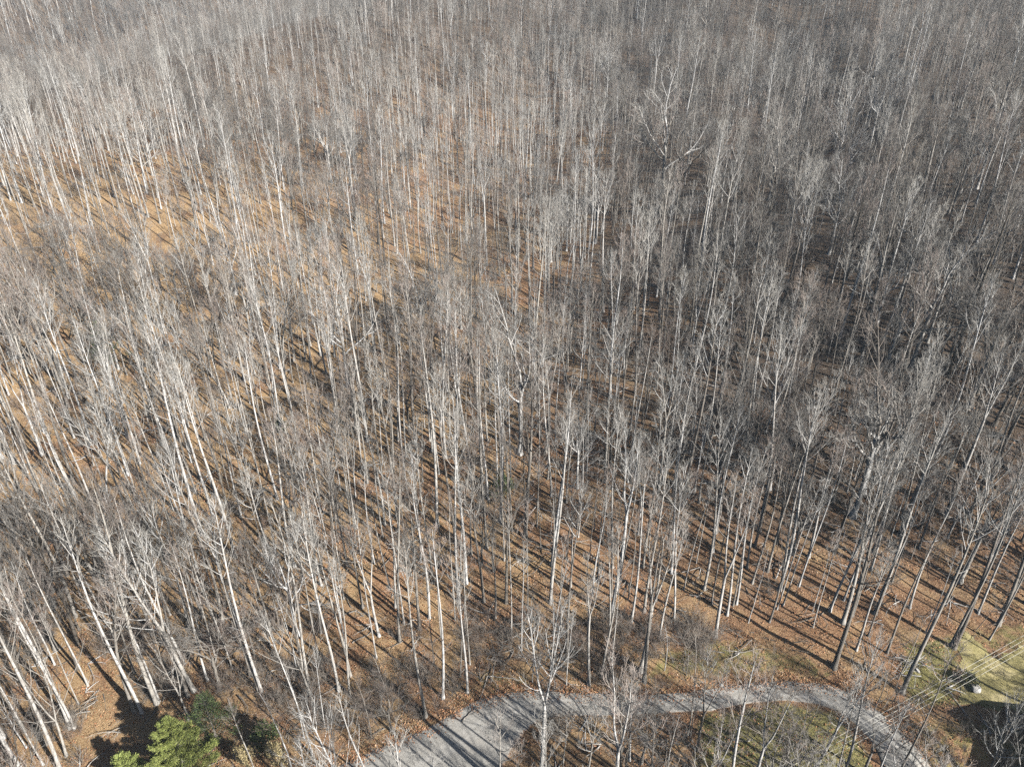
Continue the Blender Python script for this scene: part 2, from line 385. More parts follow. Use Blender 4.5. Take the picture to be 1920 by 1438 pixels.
def poplar(seed, Ht=31, r0=.27, fork=False, cb=.56, wide=1.0, nb=24, lean=0., bark=0):
    """tall straight trunk with a narrow ascending crown; returns (trunk tubes, crown tubes)"""
    r = np.random.RandomState(seed); tr, cr = Tubes(), Tubes()
    n = 15; zs = np.r_[-.9, .12, .75, np.linspace(2.2, Ht, n - 3)]; ph = r.rand(2) * 6.28; am = .12 + r.rand() * .35
    ax_ = np.where(zs > 0, am * np.sin(zs / Ht * 5 + ph[0]) - am * np.sin(ph[0]), 0) + lean * (np.maximum(zs, 0) / Ht) ** 1.6
    ay_ = np.where(zs > 0, am * np.sin(zs / Ht * 4 + ph[1]) - am * np.sin(ph[1]), 0)
    P = np.c_[ax_, ay_, zs]; Rr = r0 * np.clip(1 - np.maximum(zs, 0) / Ht, 0, 1) ** .75 * .92 + .02
    Rr[0] *= 1.9; Rr[1] *= 1.45; Rr[2] *= 1.12
    stems = []
    if fork:
        fz = Ht * (.30 + .22 * r.rand()); m = zs < fz; k = m.sum()
        tr.add(P[:k + 1], Rr[:k + 1], 9)
        p0 = P[k]
        for s in (-1, 1):
            az = ph[0]; d = np.array([math.cos(az) * s * .22, math.sin(az) * s * .22, 1])
            q, rr = grow(r, p0, d, Ht - p0[2] - r.rand() * 2, Rr[k] * .78, .025, 10, .035, .10)
            tr.add(q, rr, 7); stems.append((q, rr))
    else:
        tr.add(P, Rr, 9); stems.append((P, Rr))
    for P, Rr in stems:
        z0 = cb * Ht; nbb = nb if not fork else int(nb * .6); az = r.rand() * 6
        for k in range(nbb):
            f = (k + .6 * r.rand()) / nbb; z = z0 + (Ht * .985 - z0) * f
            fi = np.interp(z, P[:, 2], np.arange(len(P))) / (len(P) - 1)
            p, d, i, a = dirat(P, min(fi, .985)); az += 2.4 + r.randn() * .3
            L = wide * (4.9 * (1 - f) ** .7 + 1.1) * (.65 + .6 * r.rand()); ang = (.85 - .42 * f) * (.75 + .45 * r.rand())
            q, rr = grow(r, p, side(r, d, ang, az), L, max(Rr[i] * .38, .045), .022, 6, .07, .15)
            cr.add(q, rr, 4, bark); limb_system(r, cr, q, rr, 3 if L > 2.2 else 2, L * .5, 1, 3, 1.2, .015, 2, .25, .16, .62)
        for k in range(5):                       # stubs and dead branches lower down
            z = Ht * (.18 + (cb - .2) * r.rand()); fi = np.interp(z, P[:, 2], np.arange(len(P))) / (len(P) - 1)
            if fi <= .05: continue
            p, d, i, a = dirat(P, fi); q, rr = grow(r, p, side(r, d, 1.2), .8 + 1.8 * r.rand(), .03, .012, 4, .2, .05)
            cr.add(q, rr, 3, bark); twigs(r, cr, q, rr, 3, .7, .012, 1)
    return tr, cr

def oak(seed, Ht=23, r0=.34, nl=6, spreadk=1.0, tk=.42, lean=0.):
    """spreading tree: short trunk, a few crooked limbs; returns (trunk, [limbs], )"""
    r = np.random.RandomState(seed); tr = Tubes(); limbs = []
    n = 8; zs = np.r_[-.9, .12, .8, np.linspace(2.0, Ht * tk, n - 3)]
    P = np.c_[r.randn(n) * .07 + lean * np.maximum(zs, 0) / Ht, r.randn(n) * .07, zs]; Rr = np.linspace(r0, r0 * .62, n); Rr[:3] *= [1.9, 1.45, 1.12]
    tr.add(P, Rr, 9); az = r.rand() * 6
    for k in range(nl):
        tb = Tubes(); az += 6.283 / nl + r.randn() * .25
        f = .72 + .27 * (k / max(nl - 1, 1)); p, d, i, a = dirat(P, min(f, .99)); top = k == nl - 1
        ang = (.25 if top else (.9 - .25 * r.rand())) * spreadk
        L = Ht * (1 - tk) * (1.1 if top else .82 + .25 * r.rand())
        q, rr = grow(r, p, side(r, d, ang, az), L, r0 * .42, .03, 9, .15, .13); tb.add(q, rr, 6)
        for j in range(5):
            f2 = .2 + .75 * (j + r.rand() * .6) / 5; p2, d2, i2, a2 = dirat(q, f2); l2 = L * .5 * (1.15 - .6 * f2) * (.7 + .5 * r.rand())
            q2, rr2 = grow(r, p2, side(r, d2, .8 * (.7 + .5 * r.rand())), l2, max(rr[i2] * .6, .035), .02, 6, .17, .08)
            tb.add(q2, rr2, 4); limb_system(r, tb, q2, rr2, 5, l2 * .42, 1, 4, 1.0, .0135, 2, .15, .07, .85, .2)
        limb_system(r, tb, q, rr, 4, L * .2, 1, 4, 1.0, .0135, 2, .5, .08)
        limbs.append(tb)
    return tr, limbs

def sapling(seed, Ht=9, r0=.055, nb=16, multi=1):
    r = np.random.RandomState(seed); tr, cr = Tubes(), Tubes()
    for s in range(multi):
        d = [r.randn() * .16 * (multi > 1), r.randn() * .16 * (multi > 1), 1]
        P, Rr = grow(r, [r.randn() * .05, r.randn() * .05, -.3], d, Ht * (.8 + .25 * r.rand()) + .3, r0, .014, 9, .05, .05); tr.add(P, Rr, 5)
        for k in range(nb):
            f = .3 + .68 * (k + r.rand()) / nb; p, dd, i, a = dirat(P, min(f, .98)); L = Ht * .26 * (1.25 - f) * (.6 + .7 * r.rand())
            q, rr = grow(r, p, side(r, dd, .8 + .25 * r.rand()), L, .022, .011, 5, .1, .09); cr.add(q, rr, 3, 1)
            twigs(r, cr, q, rr, 6, L * .45, .0105, 1, 2)
    return tr, cr
def shrub(seed, Ht=2.2, ns=12):
    r = np.random.RandomState(seed); tb = Tubes()
    for k in range(ns):
        q, rr = grow(r, [r.randn() * .25, r.randn() * .25, -.1], [r.randn() * .5, r.randn() * .5, 1], Ht * (.6 + .6 * r.rand()), .02, .01, 5, .14, .03)
        tb.add(q, rr, 3, 0); twigs(r, tb, q, rr, 7, Ht * .35, .0105, 0, 2, .05)
    return tb

KIND = {}                                       # kind -> list of dict(trunk mesh, crown/limb meshes, joined mesh, height)
def joined(name, parts, mats):
    V, Q, MI, off = [], [], [], 0
    for p in parts:
        v, q, m = p.arrays(); V.append(v); Q.append(q + off); MI.append(m); off += len(v)
    return quads(name, np.concatenate(V), np.concatenate(Q), mats, np.concatenate(MI))
def register(kind, Ht, tr, others, partname, bark, twig):
    mats = [bark, twig]
    KIND.setdefault(kind, []).append(dict(H=Ht, trunk=tr.mesh(kind + '_trunk', mats), parts=[o.mesh(kind + '_' + partname, mats) for o in others],
        pname=partname, joined=joined(kind + '_whole', [tr] + others, mats)))
for k in range(6):
    Ht = [31, 33, 28, 30, 34, 26][k]
    tr, cr = poplar(10 + k, Ht, [.20, .25, .13, .18, .26, .115][k], False, [.72, .62, .74, .66, .68, .7][k], [.68, .95, .55, .7, 1.0, .5][k], [11, 15, 9, 11, 15, 8][k], [.3, -.5, .8, 0, .4, -1][k])
    register('straight', Ht, tr, [cr], 'crown', M_bark, M_twig)
for k in range(3):
    tr, cr = poplar(30 + k, [30, 28, 32][k], [.29, .26, .3][k], True, .62, .75, 22)
    register('forked', [30, 28, 32][k], tr, [cr], 'crown', M_bark, M_twig)
for k in range(2):                              # leaning, arching ones
    tr, cr = poplar(40 + k, [25, 22][k], [.24, .2][k], False, .42, 1.35, 26, [4.5, -5.5][k])
    register('leaning', [25, 22][k], tr, [cr], 'crown', M_bark, M_twig)
for k in range(3):                              # darker, rougher
    tr, cr = poplar(50 + k, [26, 29, 23][k], [.25, .3, .2][k], False, .42, 1.3, 22, [.8, -.5, .4][k])
    register('grey', [26, 29, 23][k], tr, [cr], 'crown', M_dark, M_dtwig)
for k in range(3):
    tr, lb = oak(60 + k, [23, 25, 20][k], [.36, .4, .3][k], [6, 7, 5][k], [1, .9, 1.1][k], [.42, .5, .36][k])
    register('spreading', [23, 25, 20][k], tr, lb, 'limb', [M_dark, M_bark, M_dark][k], [M_dtwig, M_twig, M_dtwig][k])
for k in range(4):                              # fuller crowned, much branched
    tr, cr = poplar(54 + k, [22, 25, 19, 23][k], [.2, .24, .17, .22][k], k == 2, [.42, .5, .36, .45][k], [1.7, 1.5, 1.8, 2.0][k], [14, 16, 13, 15][k], [.8, -1.2, .4, 1.8][k])
    register('broad', [22, 25, 19, 23][k], tr, [cr], 'crown', [M_bark, M_dark, M_bark, M_dark][k], [M_twig, M_dtwig, M_stwig, M_stwig][k])
for k in range(4):
    tr, cr = sapling(70 + k, [9, 12, 7, 14][k], [.055, .07, .05, .085][k], 16, [1, 1, 2, 1][k])
    register('sapling', [9, 12, 7, 14][k], tr, [cr], 'crown', M_bark if k % 2 else M_dark, M_stwig)
SHRUBS = [shrub(80 + k, [2.2, 1.6, 3.0][k], 12).mesh('shrub', [M_stwig if k != 1 else M_dtwig]) for k in range(3)]

# evergreen: whorls of boughs, each covered in small needle sprays
def cards(r, C, D, size, asp=.45):
    """small folded sprays centred at C along D"""
    N = len(C); D = D + r.randn(N, 3) * .45; D /= np.linalg.norm(D, axis=1, keepdims=True)
    S = np.cross(D, r.randn(N, 3)); S /= np.linalg.norm(S, axis=1, keepdims=True) + 1e-9
    L = size * (.6 + .8 * r.rand(N))[:, None]; Wd = L * asp
    V = np.stack([C - D * L * .5, C + S * Wd * .5, C + D * L * .6, C - S * Wd * .5], 1).reshape(-1, 3)
    return V, np.arange(N * 4).reshape(-1, 4)
def evergreen(seed, Ht, Rd, nb=60, dens=46, size=.30, z0=.08, power=.85, fl=.16, asp=.45):
    r = np.random.RandomState(seed); tr = Tubes(); C, D = [], []
    P, Rr = grow(r, [0, 0, -.4], [0, 0, 1], Ht + .3, .016 * Ht + .05, .03, 8, .015, .02); tr.add(P, Rr, 7); az = 0
    for k in range(nb):
        f = (k + r.rand()) / nb; z = Ht * (z0 + (1 - z0) * f); az += 2.4 + r.randn() * .2
        L = (Rd * (1 - f) ** power + .35) * (.7 + .5 * r.rand()); d = np.array([math.cos(az), math.sin(az), .25 + .7 * f])
        q, rr = grow(r, [0, 0, z], d, L, .045, .012, 6, .08, .05); tr.add(q, rr, 4)
        m = max(10, int(dens * L))
        ff = .15 + .9 * np.sqrt(r.rand(m)); idx = np.clip(ff * 5, 0, 4.99); ii = idx.astype(int); a = (idx - ii)[:, None]
        c = q[ii] * (1 - a) + q[ii + 1] * a; wd = fl * L * (1.25 - ff)[:, None] + fl
        c = c + r.randn(m, 3) * wd * [1, 1, .5]; C.append(c); D.append(np.tile(unit(d) + [0, 0, .5], (m, 1)))
    V, Q = cards(r, np.concatenate(C), np.concatenate(D), size, asp)
    return tr, V, Q

# ------------------------------------------------------------------ planting
rr_ = random.Random(5)
def place_ok(x, y, rd, pad=.5): return rd > pad
PLANTED = []                                    # (x, y, kind, variant, rot, scale, forced)
def P_(u, v, kind, s=1.0, var=None, rot=None):
    x, y = at(u, v)
    PLANTED.append([x, y, kind, rr_.randrange(len(KIND[kind])) if var is None else var, rr_.random() * 6.28 if rot is None else rot, s, True])
S, FK, LN, GY_, SP, SA, BR = 'straight', 'forked', 'leaning', 'grey', 'spreading', 'sapling', 'broad'
for a in [
    (1690, 1300, S, .98, 4), (1789, 1214, S, .95, 1), (1783, 1209, S, .95, 3), (1855, 1198, S, .82, 2), (1563, 1253, GY_, 1.0, 1), (1604, 1222, FK, .62, 1), (1682, 1275, SA, .95, 3),
    (1579, 1170, FK, .95, 0), (1555, 1148, S, .92, 3), (1524, 1177, S, .6, 2), (1457, 1141, S, .75, 2), (1402, 1168, SA, 1.1, 3), (1364, 1149, S, .85, 0), (1375, 1133, S, .8, 2), (1381, 1130, S, .85, 3), (1468, 1135, S, .8, 5),
    (1737, 1183, S, .55, 5), (1829, 1180, SA, .9, 0), (1597, 1241, SA, .6, 1),
    (1286, 1383, SA, 1.25, 3), (1306, 1410, FK, .55, 0), (1293, 1392, SA, 1.0, 1), (1489, 1412, SA, .95, 1), (1493, 1409, SA, .85, 3), (1618, 1450, SP, .62, 2), (1399, 1398, SA, .7, 2), (1180, 1424, FK, .5, 1), (1106, 1430, S, .42, 5), (1015, 1382, SA, .9, 3),
    (1086, 1385, SA, .75, 1), (1330, 1405, SA, .6, 0), (1350, 1380, SA, .5, 1),
    (949, 1131, GY_, .95, 0), (985, 1002, GY_, 1.02, 1), (1032, 1130, S, .92, 1), (1183, 1168, S, .85, 0), (750, 1206, S, .95, 0), (758, 1172, S, .9, 2), (815, 1251, S, .62, 5), (863, 1268, GY_, .55, 2), (881, 1243, S, .7, 2), (787, 1183, GY_, .85, 0), (827, 1196, S, .6, 5),
    (853, 1163, S, .72, 2), (997, 1280, SA, .9, 3), (1035, 1222, SA, 1.0, 3), (1062, 1283, S, .5, 5), (1104, 1283, FK, .62, 2), (1128, 1270, S, .8, 3), (1146, 1262, S, .6, 2), (1200, 1262, FK, .85, 0), (1208, 1278, GY_, .8, 1), (1203, 1430, SP, .5, 0),
    (1010, 1275, SA, .7, 1), (798, 1290, SA, .9, 0), (733, 1370, SP, .42, 0), (690, 1460, S, .55, 3), (657, 1309, S, .7, 0), (696, 1385, SA, 1.0, 1), (1285, 1268, SA, .9, 3), (1245, 1260, SA, .8, 1),
    (139, 1363, S, .85, 3), (131, 1362, S, .9, 1), (136, 1359, S, .8, 2), (148, 1320, S, .62, 5), (266, 1335, S, .95, 0), (252, 1332, LN, .95, 0), (294, 1318, S, .95, 4), (298, 1314, S, .85, 2), (405, 1236, S, .72, 2), (388, 1272, S, .7, 0),
    (413, 1198, S, .7, 3), (350, 1300, LN, 1.05, 1), (362, 1290, FK, .9, 0), (435, 1250, S, .6, 2), (490, 1294, S, .95, 0), (484, 1292, S, .85, 3), (521, 1238, GY_, .9, 2), (570, 1382, S, .5, 5), (597, 1228, S, .8, 2), (636, 1300, S, .95, 3), (478, 1446, S, .42, 3), (545, 1440, SA, 1.1, 3),
    (115, 1450, S, .85, 1), (60, 1480, FK, .9, 1), (25, 1440, S, .9, 3), (80, 1430, S, .7, 2), (5, 1380, S, .95, 4), (165, 1285, S, .8, 2), (610, 1448, SA, .9, 2), (640, 1170, S, .8, 2), (518, 1038, S, .82, 2), (380, 1005, S, .95, 1), (140, 930, S, .95, 4), (277, 957, S, .85, 3),
    (745, 975, S, .9, 0), (820, 985, S, 1.0, 4), (688, 825, S, .95, 1), (747, 823, S, .9, 3), (540, 738, LN, .95, 0), (1005, 735, S, 1.0, 4), (1035, 1060, S, .9, 1), (1148, 1060, S, .85, 0), (957, 905, S, .85, 2), (883, 890, S, .95, 3), (975, 850, SP, 1.1, 1),
    (1613, 678, GY_, 1.0, 1), (1708, 690, SP, .95, 1), (1780, 700, GY_, 1.05, 1), (1775, 690, GY_, 1.0, 0), (1430, 880, S, .95, 3), (1280, 955, S, 1.0, 1), (1360, 815, S, .95, 0), (1640, 900, SP, .95, 0), (1600, 965, SP, 1.15, 1), (1820, 960, SP, .9, 2), (1240, 390, SP, 1.3, 1), (1270, 395, SP, 1.2, 0),
]:
    P_(*a)

R2 = np.random.RandomState(11)
def scatter(n_try, dens_min, xr, yr, kindf, wedge=True):
    """dart throwing on a grid"""
    cell = dens_min; occ = {}
    for x, y, *_ in PLANTED: occ.setdefault((int(x // cell), int(y // cell)), []).append((x, y))
    X = R2.uniform(*xr, n_try); Y = yr[0] + (yr[1] - yr[0]) * R2.rand(n_try); rd = roadd(X, Y)
    Zb = hbase(X, Y); f = Y * math.cos(PITCH) + (H - Zb) * math.sin(PITCH)
    keep = (np.abs(X) < .74 * f + 14) & (rd > 1.2) & ~((Y < 62) & inpoly(X, Y, LAWN))
    out = []
    for x, y in zip(X[keep], Y[keep]):
        ci, cj = int(x // cell), int(y // cell); ok = True
        for a in (-1, 0, 1):
            for b in (-1, 0, 1):
                for q in occ.get((ci + a, cj + b), ()):
                    if (q[0] - x) ** 2 + (q[1] - y) ** 2 < cell * cell: ok = False; break
                if not ok: break
            if not ok: break
        if ok: occ.setdefault((ci, cj), []).append((x, y)); out.append((x, y))
    return out
CLEAR = [np.array([at(*p) for p in P]) for P in (
    [(1230, 1185), (1400, 1175), (1560, 1180), (1700, 1200), (1800, 1180), (2000, 1180), (2100, 1500), (1200, 1500), (1000, 1420), (1000, 1290), (1100, 1240)],
    [(560, 1500), (640, 1340), (760, 1290), (900, 1220), (1010, 1230), (1100, 1500)],
    [(150, 1380), (170, 1290), (300, 1330), (430, 1300), (540, 1340), (600, 1560), (430, 1900), (180, 1900)])]
def mixk(x, y):
    """which kind grows here"""
    u = R2.rand(); o = float(vnoise(x, y, 28)) + .5 + (.16 if x > 25 + (R2.rand() - .5) * 30 else 0); 
    if x * x + y * y > 290 ** 2 and R2.rand() < .6:
        return GY_ if u < .5 else BR
    if x > 14 + .12 * (y - 60) + (R2.rand() - .5) * 40 and y > 75 and R2.rand() < .5:  # dark-barked kinds mixed in to carry the shade of the right side
        return GY_ if u < .66 else BR if u < .8 else SP
    if o > .60:
        return SP if u < .20 else BR if u < .48 else GY_ if u < .66 else S if u < .92 else FK
    return S if u < .76 else FK if u < .84 else GY_ if u < .88 else LN if u < .92 else SP if u < (.99 if abs(x) > 42 else .95) else BR
def add_all(pts, kf, smin, smax, thin=1.0):
    for x, y in pts:
        if y < 70 and any(inpoly(np.array([x]), np.array([y]), C)[0] for C in CLEAR) and (y < 52 or R2.rand() < .8): continue
        if thin < 1 and R2.rand() > thin: continue
        dd = (x - CR_A[0]) * cn[0] + (y - CR_A[1]) * cn[1]; e = 1.0
        if -105 < dd < 85 and x < -70:            # younger, thinner growth along the spur
            e = .68 + .3 * max(0, abs(dd) - 35) / 70
            if R2.rand() < (.0 if dd < 25 else .6) and -18 < dd < 80: continue
        k = kf(x, y); PLANTED.append([x, y, k, R2.randint(len(KIND[k])), R2.rand() * 6.28, e * (smin + (smax - smin) * R2.rand() ** 1.3), False])
pts = scatter(26000, 2.1, (-135, 130), (32, 125), mixk); add_all(pts, mixk, .5, .95, .64)
pts = scatter(60000, 2.8, (-330, 280), (125, 450), mixk); add_all(pts, mixk, .42, .88, .76)
pts = scatter(110000, 3.7, (-760, 80), (400, 1150), mixk); add_all([p for p in pts if p[0] < -60], mixk, .7, 1.05)
# off frame to the right and behind, their shadows reach into the picture
# a grove just below the frame throws its shadows over the turnout and the road
for x, y in scatter(2500, 2.4, (-12, 40), (-6, 33.5 ), mixk):
    k = mixk(x, y)
    if R2.rand() < .75: PLANTED.append([x, y, k, R2.randint(len(KIND[k])), R2.rand() * 6.28, (min(24, 17 + 8 * R2.rand()) - max(0, y - 28) * 1.5) / 30, False])
sap = [p for p in scatter(9000, 2.3, (-110, 120), (36, 150), None)]
sap = [p for p in sap if R2.rand() < .32]
for x, y in sap:
    if y < 70 and any(inpoly(np.array([x]), np.array([y]), C)[0] for C in CLEAR) and R2.rand() < .88: continue
    PLANTED.append([x, y, SA, R2.randint(4), R2.rand() * 6.28, .45 + .75 * R2.rand() ** 1.5, False])

# which ones show largest
info = []
hx = h(np.array([p[0] for p in PLANTED]), np.array([p[1] for p in PLANTED]))
for p, z in zip(PLANTED, hx):
    u, v, f = proj(p[0], p[1], z); hh = KIND[p[2]][p[3]]['H'] * p[5]; u2, v2, f2 = proj(p[0], p[1], z + hh)
    vis = f > 5 and -10 < (u + u2) / 2 < 1930 and v2 < 1425 and v > 10 and -60 < u < 1980
    info.append(dict(p=p, z=float(z), u=u, v=v, f=f, hh=hh, vis=vis, big=hh / f, sap=p[2] == SA))
big = sorted([q for q in info if q['vis'] and not q['sap']], key=lambda q: (-q['p'][6], -q['big']))
sml = sorted([q for q in info if q['vis'] and q['sap']], key=lambda q: (-q['p'][6], -q['big']))
ONE = big[:298]; ONES = sml[:110]
one_ids = {id(q) for q in ONE + ONES}
REST = [q for q in info if id(q) not in one_ids]

# ---- labels: look + the nearest landmark, the side of it, and the rank on that side
LM = [(850, 1395, 'the wide gravel turnout'), (1150, 1322, 'the shaded stretch of road'), (1480, 1294, 'the bend of the road'), (1860, 1265, 'the mown lawn'), (320, 1375, 'the bright green pine'),
      (940, 912, 'the small green holly'), (205, 672, 'the olive green evergreen'), (1335, 815, 'the fallen pale logs'), (40, 860, 'the clearing at left edge'), (975, 850, 'the domed spreading oak'),
      (1690, 1252, 'the brush pile'), (640, 1250, 'the bare roadside bank'), (1740, 640, 'the right bright clearing'), (1240, 390, 'the round crown up the slope')]
ORD = 'nearest second third fourth fifth sixth seventh eighth ninth tenth eleventh twelfth thirteenth fourteenth fifteenth sixteenth seventeenth eighteenth nineteenth twentieth'.split()
def ordn(k):
    if k == 0: return 'nearest'
    if k < 20: return ORD[k] + ' nearest'
    return '%d%s nearest' % (k + 1, {1: 'st', 2: 'nd', 3: 'rd'}.get((k + 1) % 10, 'th'))
LOOK = {S: 'straight pale bare tree', FK: 'forked pale bare tree', LN: 'leaning pale bare tree', BR: 'full crowned bare tree', GY_: 'rough grey bare tree', SP: 'spreading bare tree', SA: 'slim bare sapling'}
cells = {}
for q in ONE + ONES:
    k = min(range(len(LM)), key=lambda i: (q['u'] - LM[i][0]) ** 2 + ((q['v'] - LM[i][1]) * 1.2) ** 2)
    du, dv = q['u'] - LM[k][0], q['v'] - LM[k][1]; a = math.degrees(math.atan2(-dv, du)) % 360
    sec = ['right of', 'above and right of', 'above', 'above and left of', 'left of', 'below and left of', 'below', 'below and right of'][int((a + 22.5) // 45) % 8]
    cells.setdefault((k, sec, q['p'][2]), []).append((du * du + dv * dv, id(q), q))
for (k, sec, kd), L in cells.items():
    L.sort(key=lambda t: t[:2])
    for n_, (_, _, q) in enumerate(L):
        size = 'tall ' if q['hh'] > 27 and kd != SA else 'short ' if q['hh'] < 19 and kd != SA else ''
        q['label'] = '%s%s %s %s' % ('' if len(LM[k][2].split()) > 4 else size, LOOK[kd], sec.replace(' of', ' of') if sec in ('above', 'below') else sec, LM[k][2]) + ('' if len(L) == 1 else ', ' + ordn(n_))

def plant(q):
    p = q['p']; d = KIND[p[2]][p[3]]
    nm = 'sapling' if q['sap'] else {SP: 'oak_tree', FK: 'poplar_tree', S: 'poplar_tree', LN: 'poplar_tree', BR: 'maple_tree', GY_: 'grey_tree'}[p[2]]
    o = bpy.data.objects.new(nm, None); o.empty_display_size = .5; col.objects.link(o)
    o.location = (p[0], p[1], q['z']); o.rotation_euler = (R(R2.randn() * 1.3), R(R2.randn() * 1.3), p[4]); o.scale = (p[5],) * 3
    o['label'] = q['label']; o['category'] = 'sapling' if q['sap'] else 'bare tree'
    o['group'] = 'slim saplings under the tall trees' if q['sap'] else 'bare trees on the hillside'
    t = bpy.data.objects.new('trunk', d['trunk']); col.objects.link(t); t.parent = o
    for me in d['parts']:
        c = bpy.data.objects.new(d['pname'], me); col.objects.link(c); c.parent = o
for q in ONE + ONES: plant(q)

# ---- everything past those: one object per mass, instanced with geometry nodes
def instancer(name, meshes, P, idx, rot, scl, **props):
    pc = bpy.data.collections.new(name + '_kinds')
    for i, m in enumerate(meshes): pc.objects.link(bpy.data.objects.new('%s_kind_%02d' % (name, i), m))
    me = bpy.data.meshes.new(name); P = np.asarray(P, np.float32); me.vertices.add(len(P)); me.vertices.foreach_set('co', P.ravel())
    a = me.attributes.new('pick', 'INT', 'POINT'); a.data.foreach_set('value', np.asarray(idx, np.int32))
    a = me.attributes.new('turn', 'FLOAT_VECTOR', 'POINT'); a.data.foreach_set('vector', np.asarray(rot, np.float32).ravel())
    attr(me, 'size', scl)
    ng = bpy.data.node_groups.new(name, 'GeometryNodeTree')
    ng.interface.new_socket('Geometry', in_out='INPUT', socket_type='NodeSocketGeometry'); ng.interface.new_socket('Geometry', in_out='OUTPUT', socket_type='NodeSocketGeometry')
    N = ng.nodes; gi = N.new('NodeGroupInput'); go = N.new('NodeGroupOutput'); ip = N.new('GeometryNodeInstanceOnPoints'); ci = N.new('GeometryNodeCollectionInfo')
    ci.inputs['Collection'].default_value = pc; ci.inputs['Separate Children'].default_value = True; ci.inputs['Reset Children'].default_value = True
    ip.inputs['Pick Instance'].default_value = True
    def na(n_, t):
        x = N.new('GeometryNodeInputNamedAttribute'); x.data_type = t; x.inputs['Name'].default_value = n_; return x.outputs['Attribute']
    L = ng.links; L.new(gi.outputs[0], ip.inputs['Points']); L.new(ci.outputs[0], ip.inputs['Instance'])
    L.new(na('pick', 'INT'), ip.inputs['Instance Index']); L.new(na('size', 'FLOAT'), ip.inputs['Scale'])
    e = N.new('FunctionNodeEulerToRotation'); L.new(na('turn', 'FLOAT_VECTOR'), e.inputs[0]); L.new(e.outputs[0], ip.inputs['Rotation'])
    L.new(ip.outputs[0], go.inputs[0])
    o = link(name, me, kind='stuff', **props); md = o.modifiers.new('scatter', 'NODES'); md.node_group = ng; return o
allm, base_i = [], {}
for k, L in KIND.items():
    base_i[k] = len(allm); allm += [d['joined'] for d in L]
instancer('forest', allm, [(q['p'][0], q['p'][1], q['z']) for q in REST], [base_i[q['p'][2]] + q['p'][3] for q in REST],
          [(R(R2.randn() * 1.3), R(R2.randn() * 1.3), q['p'][4]) for q in REST], [q['p'][5] for q in REST], label='mass of grey bare trees covering the upper slopes and far ridges')

# undergrowth
n_ = 3000; X = R2.uniform(-190, 190, n_); Y = 34 + 226 * R2.rand(n_) ** .8; rd = roadd(X, Y); Zb = hbase(X, Y); f = Y * math.cos(PITCH) + (H - Zb) * math.sin(PITCH)
dens = vnoise(X, Y, 14) + .5 + .25 * (X > 40)
k = (np.abs(X) < .74 * f + 6) & (rd > .9) & ~inpoly(X, Y, LAWN) & (R2.rand(n_) < dens * 1.1)
k &= ~((Y < 62) & inpoly(X, Y, CLEAR[0]) & (R2.rand(n_) < .93)) & ~((Y < 62) & inpoly(X, Y, CLEAR[2]))
X, Y = X[k], Y[k]
# brush along the foot of the slope
bx = R2.uniform(-60, 30, 900); by = R2.uniform(50, 66, 900); kk = (roadd(bx, by) > 1.0) & (vnoise(bx, by, 6) > -.05); kk &= ~inpoly(bx, by, CLEAR[2]); X = np.r_[X, bx[kk]]; Y = np.r_[Y, by[kk]]
# thicket in the hollow at the lower right and along the road bank
tx = R2.uniform(44, 66, 260); ty = R2.uniform(34, 50.5, 260); kk = roadd(tx, ty) > 1.2; X = np.r_[X, tx[kk]]; Y = np.r_[Y, ty[kk]]
instancer('undergrowth', SHRUBS, np.c_[X, Y, h(X, Y) - .05], R2.randint(0, 3, len(X)), np.c_[R2.randn(len(X)) * .08, R2.randn(len(X)) * .08, R2.rand(len(X)) * 6.28], .45 + .8 * R2.rand(len(X)), label='thin brown twiggy undergrowth across the forest floor')

# dead branches lying in the leaves
ST = []
for k in range(4):
    r = np.random.RandomState(120 + k); tb = Tubes()
    for j in range(3):
        q, rr = grow(r, [r.randn() * .5, r.randn() * .5, .10], [r.randn(), r.randn(), .02], 1.5 + 2.5 * r.rand(), .03 + .05 * r.rand(), .012, 7, .13, 0); q[:, 2] = np.clip(q[:, 2], .03, .35); tb.add(q, rr, 4)
        for i_ in range(3):
            p, d, i, a = dirat(q, .3 + .6 * r.rand()); q2, r2 = grow(r, p, side(r, d, .8), .5 + .6 * r.rand(), .018, .01, 4, .15, 0); tb.add(q2, r2, 3)
    ST.append(tb.mesh('dead_branch', [M_bark if k % 2 else M_dark]))
n_ = 2600; X = R2.uniform(-120, 120, n_); Y = R2.uniform(38, 150, n_); k = (roadd(X, Y) > 1.5) & ~inpoly(X, Y, LAWN); X, Y = X[k], Y[k]
instancer('dead_branch_litter', ST, np.c_[X, Y, h(X, Y)], R2.randint(0, 4, len(X)), np.c_[np.zeros(len(X)), np.zeros(len(X)), R2.rand(len(X)) * 6.28], .5 + .9 * R2.rand(len(X)), label='dead grey branches scattered on the leaf covered slope')

# loose leaves and grass blades
def leaf_patch(seed, n_, ext, size, mat_, up):
    r = np.random.RandomState(seed); C = np.c_[(r.rand(n_, 2) - .5) * ext, np.abs(r.randn(n_)) * .03 + .02]; D = r.randn(n_, 3) * [1, 1, .35] + [0, 0, up]
    D /= np.linalg.norm(D, axis=1, keepdims=True); V, Q = cards(r, C, D, size, .65 if up == 0 else .12); return quads('patch', V, Q, [mat_], None, False)
LP = [leaf_patch(90 + k, 26, 1.5, .15, M_litter, 0) for k in range(4)]
n_ = 9000; X = R2.uniform(-75, 85, n_); Y = 36 + 64 * R2.rand(n_); rd = roadd(X, Y); g_ = (rd > .1) & ~inpoly(X, Y, LAWN) & ((R2.rand(n_) < .75))
ra = R2.randint(5, 250, 500); ea = RU[ra] + R2.randn(500, 2) * .55                   # a drift of leaves along the uphill road edge
X = np.r_[X[g_], ea[:, 0]]; Y = np.r_[Y[g_], ea[:, 1]]; rd = roadd(X, Y)
